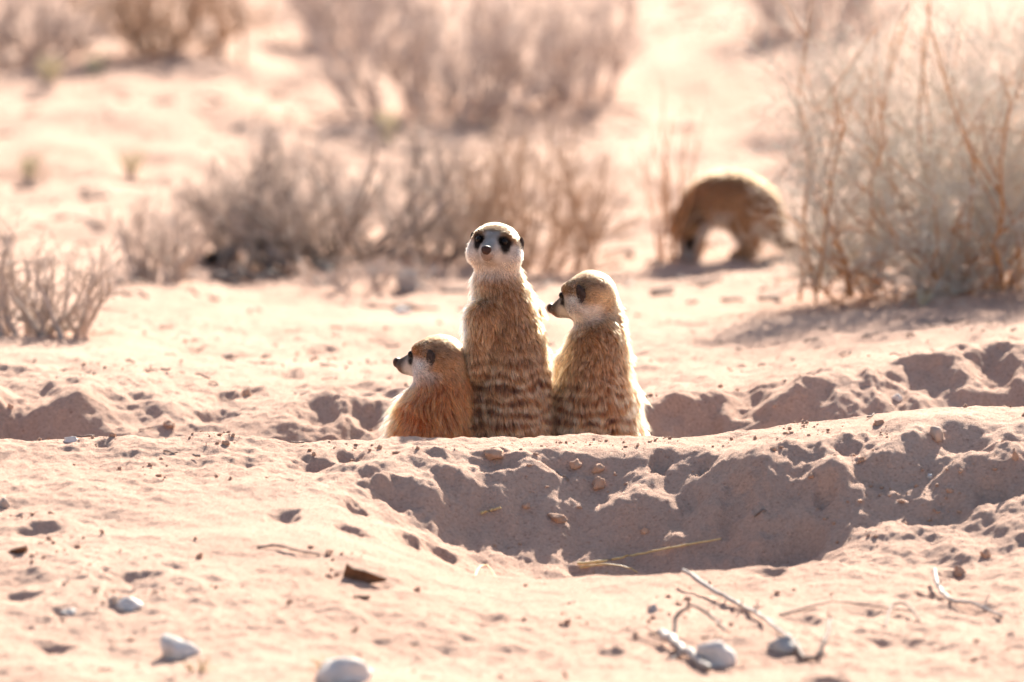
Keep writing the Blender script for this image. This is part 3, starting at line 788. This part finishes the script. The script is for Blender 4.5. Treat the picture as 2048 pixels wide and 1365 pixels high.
rope('dead_branch', "dark curved dead branch lying under the wide bare shrub's left side", 'branch', [(405, 530), (470, 530), (540, 530), (610, 535), (655, 545)], .009, M_WOOD, seed=1, air=(0, .018, .026, .014, -.004), knots=.45, stubs=9)
rope('dead_branch', 'thinner dark stick lying below the curved dead branch', 'branch', [(420, 556), (470, 566), (540, 562), (600, 552)], .006, M_WOOD, seed=2, air=(0, .004, .004, 0), knots=.45, stubs=6)

def tuft(label, px, py, h_px, n, seed, spread=.5, mat=None, group='pale dry grass tufts'):
    rs = np.random.RandomState(seed); c = gp(px, py); H = h_px * PX(c[1])
    P = np.zeros((n, 5, 3)); a = rs.uniform(0, 2 * np.pi, n); o = rs.uniform(.1, spread, n)
    for k in range(5):
        t = k / 4
        P[:, k, 0] = np.cos(a) * o * H * t ** 1.6 + rs.normal(size=n) * .001 + np.cos(a) * .004
        P[:, k, 1] = np.sin(a) * o * H * t ** 1.6 + np.sin(a) * .004
        P[:, k, 2] = H * t * (1 - .35 * o * t) * (.6 + .4 * ((np.arange(n) * 37) % 11) / 10) - .004
    V, F = tubes(P, np.repeat(np.array([[.0009, .0009, .0008, .0006, .0002]]) * (PX(c[1]) / PX(0)), n, 0), 3)
    return tag(link('grass_tuft', mesh_np('grass_tuft', V, F), mat or M_GRASS, None, tuple(c)), label, 'grass', group)
tuft('pale grass tuft in front of the shrubs at the top left', 190, 150, 60, 60, 1)
tuft('pale yellow grass tuft left of the other one at the top left', 100, 165, 70, 60, 2)
tuft('thin pale grass tuft at the left edge on open sand', 60, 360, 70, 40, 3)
tuft('thin pale grass tuft on open sand right of the left edge one', 262, 350, 70, 40, 4)
tuft('upright pale grass tuft in the top of the central shrubs', 775, 290, 90, 60, 5, .25)
tuft('single pale grass tuft in the shade of the silvery bush', 1850, 610, 45, 26, 6, .35)
# ------------------------------------------------------------------ stones, clods, bark, twigs
def stone(label, px, py, w_px, h_px, mat, seed, name='stone', cat='stone', group=None, sink=.48, dk=.9, ang=None, sub=3, rough=.34, facets=12, lump=.10):
    rs = np.random.RandomState(seed + 500)
    c = gp(px, py + h_px * .35); s = PX(c[1])
    v, f = ICO[sub]; v = v.copy()
    for _ in range(facets):                           # a few broken faces
        d = nrm(rs.normal(size=3)); lim = rs.uniform(.5, .8); e = v @ d
        v -= np.maximum(e - lim, 0)[:, None] * d * .9
    v *= 1 + rough * perlin3(v[:, 0] * 1.3 + seed, v[:, 1] * 1.3, v[:, 2] * 1.3)[:, None] + lump * perlin3(v[:, 0] * 6, v[:, 1] * 6 + seed, v[:, 2] * 6)[:, None]
    ext = v.max(0) - v.min(0)
    v = v / ext * np.array([w_px * s, w_px * s * dk, h_px * s / (1 - sink * .6)])
    a = rs.uniform(0, 6.28) if ang is None else ang
    ca, sa = math.cos(a), math.sin(a)
    v[:, :2] = v[:, :2] @ np.array([[ca, sa], [-sa, ca]]) if dk > .8 else v[:, :2]
    z = (v[:, 2].max() - v[:, 2].min()) * (.5 - sink)
    o = link(name, mesh_np(name, v, f, smooth=True), mat, None, (c[0], c[1], c[2] + z))
    return tag(o, label, cat, group)

GS = 'pale stones in the foreground'
stone('large rounded pale stone at the lower left of the sand', 350, 1290, 88, 58, M_STONE, 1, group=GS)
stone('flat whitish stone beside a pinkish one at the lower left', 264, 1207, 70, 28, M_STONE, 2, group=GS)
stone('pinkish-brown stone touching the flat whitish stone', 228, 1197, 34, 30, M_PINK, 3, group=GS)
stone('small flat grey stone left of the pinkish pair, lower left', 137, 1225, 38, 18, M_GREY, 4, group=GS)
stone('big whitish stone cut by the bottom edge behind dry grass', 690, 1335, 125, 70, M_STONE, 5, group=GS)
stone('rounded pale stone under a dark twig at the lower right', 1432, 1305, 84, 64, M_STONE, 6, group=GS)
stone('grey angular stone with a long grey twig across it', 1566, 1283, 70, 44, M_GREY, 7, group=GS)
stone('little grey stone alone on the sand, lower right of centre', 1306, 1216, 24, 20, M_GREY, 8, group=GS)
stone('pinkish stone at the left edge of the sand apron', 8, 1003, 36, 24, M_PINK, 9)
stone('pinkish-grey stone lying on the crest of the right rim', 1872, 864, 40, 26, M_PINK, 10)
stone('bright white stone on sunlit sand before the bare shrub', 803, 620, 46, 18, M_STONE, 11)
stone('blurred grey stone in the shade of the bare shrub', 822, 560, 56, 44, M_GREY, 12)
stone('flat pale pebble just above the left end of the rim', 141, 877, 36, 13, M_STONE, 13)
stone('whitish pebble on the far bank at the right', 1796, 795, 24, 17, M_STONE, 14)
stone('tiny white pebble in the shaded right slope', 1861, 951, 14, 9, M_STONE, 15)
stone('pointed pinkish stone standing on the sand behind the rim, left', 457, 709, 26, 17, M_PINK, 16)
GC = 'reddish sand clods by the burrow'
for lab, px, py, w, h, sd in [
        ('upright orange clod on the right rim slope near the edge', 2030, 914, 15, 22, 1), ('upper of two round clods on the pit wall', 1196, 938, 28, 18, 2),
        ('lower of two round clods on the pit wall', 1197, 969, 30, 24, 3), ('flat clod tilted on the wall left of the two round ones', 1150, 930, 26, 18, 4),
        ('wide crumbling clod at the broken edge of the rim', 985, 908, 46, 22, 5), ('crusty clod jutting from the middle of the pit wall', 1115, 1036, 44, 18, 6),
        ('small clod sitting right of centre low on the pit wall', 1290, 1062, 18, 14, 7), ('pale clod high on the shaded pit wall', 1052, 1012, 18, 11, 8),
        ('dark clod on the foreground sand below the right slope', 1970, 1108, 26, 18, 9), ('brown clod on sunlit sand in the lower left', 400, 1112, 16, 11, 10),
        ('dark clod on the sand behind the rim at the left', 492, 785, 26, 18, 11), ('dark clod near the left edge in the far bank shade', 20, 812, 14, 11, 12),
        ('orange clod between the right rim and the far bank', 1757, 846, 24, 14, 13), ('reddish clod on the front rim at the left', 452, 886, 16, 12, 14),
        ('round brown clod alone in the foreground below the pit', 1134, 1244, 15, 12, 15), ('reddish clod at the foreground lip left of the pit', 835, 1180, 15, 13, 16),
        ('dark clod on the foreground at the far right, beside a curved twig', 1920, 1142, 28, 20, 17), ('clod on the sand of the left far bank', 340, 848, 26, 12, 18)]:
    stone(lab, px, py, w, h, M_CLOD, 40 + sd, 'sand_clod', 'clod', GC, sink=.3, sub=3, rough=.45, facets=9, lump=.12)

def crumbs():
    """loose crumbs and grit, far too many to count: one mesh"""
    rs = np.random.RandomState(77); v0, f0 = ICO[1]
    n = 9000
    px = rs.uniform(-60, 2110, n * 3)
    y = np.concatenate([rs.uniform(-1.2, .12, int(n * 2.0)), rs.uniform(.6, 2.2, n)])
    x = (px - 1024) * PXA * (y + CAM_D)
    dn = 1.2 * perlin2(x * 5, y * 5, 41) + .9 * perlin2(x * 14, y * 14, 42) + .35 * np.exp(-((y - .0) / .09) ** 2) + .25 * np.exp(-((y + .15) / .1) ** 2) * (x > -.3)
    kp = dn > rs.uniform(.25, 1.15, n * 3)
    x, y = x[kp], y[kp]; N = len(x)
    r = .0006 + .0028 * rs.rand(N) ** 5 + np.where(rs.rand(N) < .012, .0018, 0)
    V = v0[None] * (1 + .3 * rs.normal(size=(N, len(v0), 1))) * r[:, None, None] * rs.uniform(.7, 1.3, (N, 1, 3))
    V[..., 2] *= .8
    V += np.stack([x, y, zat(x, y) + r * .35], -1)[:, None]
    F = f0[None] + (np.arange(N) * len(v0))[:, None, None]
    o = link('loose_crumbs', mesh_np('loose_crumbs', V.reshape(-1, 3), F.reshape(-1, 3), smooth=False), M_CLOD)
    tag(o, 'loose reddish sand crumbs and grit strewn over the burrow mound', 'grit', kind='stuff')
crumbs()

def litter():
    rs = np.random.RandomState(88); n = 2600
    y = np.concatenate([rs.uniform(-1.2, 2.5, n // 3), rs.uniform(2.2, 9, n - n // 3)])
    x = rs.uniform(-560 * 2, 560 * 2, n) * PXA * (y + CAM_D)
    kp = perlin2(x * 1.7, y * 1.3, 61) + .5 * perlin2(x * 5, y * 4, 62) > rs.uniform(-.25, .45, n)
    kp &= (y > .9) | (rs.rand(n) < .3)
    x, y = x[kp], y[kp]; N = len(x)
    sc = np.where(y > 2.2, 2.2, 1.0)
    a = rs.uniform(0, 6.28, N); L = rs.uniform(.006, .022, N) * sc
    t = np.linspace(-.5, .5, 4)[None]
    X = x[:, None] + np.cos(a)[:, None] * L[:, None] * t; Yq = y[:, None] + np.sin(a)[:, None] * L[:, None] * t
    Zq = zat(X, Yq) + .0012 + rs.rand(N, 1) * .002 * sc[:, None] + rs.normal(size=(N, 4)) * .0008
    V, F = tubes(np.stack([X, Yq, Zq], -1), np.repeat((rs.uniform(.0006, .0015, N) * sc)[:, None], 4, 1), 4)
    tag(link('plant_litter', mesh_np('plant_litter', V, F), M_DTWIG), 'scattered bits of dry stalk and twig on the sand', 'litter', kind='stuff')
litter()

def flake(label, px, py, w_px, h_px, shape, mat, seed, name='bark_flake', tilt=.9):
    """a curved flake of bark standing on the sand; outline in unit coordinates"""
    rs = np.random.RandomState(seed); c = gp(px, py + h_px * .5); s = PX(c[1])
    o2 = np.array(shape, float); n = len(o2)
    front = np.stack([o2[:, 0] * w_px * s, -.010 * np.cos(o2[:, 0] * 2.2) - (1 - o2[:, 1]) * h_px * s * (1 / tilt - 1) * .6, o2[:, 1] * h_px * s], 1)
    front += rs.normal(size=front.shape) * .0006
    th = np.array([.0005, .0035, .001])
    V = np.concatenate([front, front + th]); V[:, 2] -= .003
    import bmesh
    bm = bmesh.new(); vs_ = [bm.verts.new(v) for v in V]
    bm.faces.new(vs_[:n]); bm.faces.new(list(reversed(vs_[n:])))
    for i in range(n): bm.faces.new([vs_[i], vs_[i + n], vs_[(i + 1) % n + n], vs_[(i + 1) % n]])
    bmesh.ops.recalc_face_normals(bm, faces=bm.faces)
    me = bpy.data.meshes.new(name); bm.to_mesh(me); bm.free()
    return tag(link(name, me, mat, None, tuple(c)), label, 'bark', 'bark flakes on the sand')
flake('triangular dark brown bark flake standing at the pit\'s front left', 732, 1140, 86, 40, [(-.5, 0), (-.52, .5), (-.48, 1), (-.3, .82), (0, .62), (.3, .42), (.5, .25), (.42, .1), (.1, .02), (-.2, .0)], M_BARK, 1)
flake('reddish brown bark flake near the left edge', 34, 1096, 44, 17, [(-.5, .2), (-.3, .7), (.1, 1), (.45, .9), (.5, .4), (.2, 0), (-.2, 0)], M_BARK, 2)
flake('small brown bark chip below the triangular flake', 722, 1190, 36, 12, [(-.5, .1), (-.4, .8), (.1, 1), (.5, .8), (.45, .1), (0, 0)], M_BARK, 3)
flake('small dark bark chip in the lower left, right of the stones', 705, 1255, 26, 12, [(-.5, 0), (-.1, .5), (.4, 1), (.5, .7), (.1, 0)], M_BARK, 4)

GT = 'twigs lying in the foreground'
rope('fallen_twig', 'long straight grey twig slanting down across the lower right', 'twig', [(1368, 1168), (1440, 1204), (1480, 1220), (1530, 1256), (1592, 1300)], .0028, M_TWIG, GT, seed=3, stubs=3, air=(.012, .006, .004, .008, .006))
rope('fallen_twig', 'dark twig arching over the rounded pale stone', 'twig', [(1345, 1282), (1352, 1262), (1385, 1258), (1420, 1266), (1450, 1272)], .0024, M_DTWIG, GT, seed=4, air=(0, .016, .024, .018, .004))
rope('fallen_twig', 'thick pale stick lying left of the rounded pale stone', 'twig', [(1322, 1286), (1355, 1306), (1390, 1326), (1420, 1346)], .0055, M_TWIG, GT, seed=5, stubs=2, air=(.008, .004, .002, 0))
rope('fallen_twig', 'dark gnarled looping twig right of the grey angular stone', 'twig', [(1588, 1300), (1605, 1322), (1632, 1328), (1652, 1308), (1660, 1286)], .0030, M_DTWIG, GT, seed=6, stubs=4, air=(.004, .003, .003, .014, .022), knots=.4)
rope('fallen_twig', 'curved grey twig bending to the right edge, lower right', 'twig', [(1868, 1168), (1876, 1192), (1900, 1216), (1950, 1220), (2004, 1240)], .0026, M_TWIG, GT, seed=7, stubs=3, air=(.014, .008, .004, .006, .002))
rope('fallen_twig', 'thin brown twig between the long twig and the curved one', 'twig', [(1560, 1232), (1660, 1214), (1740, 1222), (1830, 1226)], .0012, M_DTWIG, GT, seed=8, air=(0, .006, .004, 0))
rope('fallen_twig', 'thin twig looping over a low hump at the lower right', 'twig', [(1770, 1256), (1782, 1224), (1812, 1222), (1840, 1244)], .0016, M_DTWIG, GT, seed=9, air=(0, .006, .008, 0))
rope('fallen_twig', 'thin dark twig on the sunlit sand left of the triangular flake', 'twig', [(515, 1098), (550, 1096), (590, 1108), (640, 1112)], .0015, M_DTWIG, GT, seed=10, air=(0, .003, .003, 0))
rope('straw_stalk', 'golden straw lying along the front of the shaded pit', 'straw', [(1155, 1138), (1215, 1133), (1262, 1124), (1330, 1116), (1442, 1102)], .0016, M_STRAW, 'straws in the pit', seed=11, air=(.004, .005, .006, .008, .012))
rope('straw_stalk', 'shorter pale straw under the golden one', 'straw', [(1160, 1141), (1210, 1138), (1262, 1146), (1275, 1150)], .0012, M_STRAW, 'straws in the pit', seed=12, air=(.002, .005, .004, .001))
rope('straw_stalk', 'short pale stick stuck in the middle of the pit wall', 'straw', [(962, 1037), (985, 1033), (1002, 1028)], .0018, M_STRAW, 'straws in the pit', seed=13, air=(.003, .004, .004))
rope('straw_stalk', 'small arched rootlet at the front lip of the pit', 'straw', [(948, 1156), (960, 1148), (975, 1147), (992, 1157)], .0010, M_STRAW, 'straws in the pit', seed=14, air=(0, .008, .009, 0))
tuft('dry yellow grass in front of the big whitish stone', 655, 1352, 60, 26, 8, .55, M_STRAW)
tuft('thin dry grass right of the big rounded stone, bottom left', 395, 1345, 50, 12, 9, .9, M_STRAW)
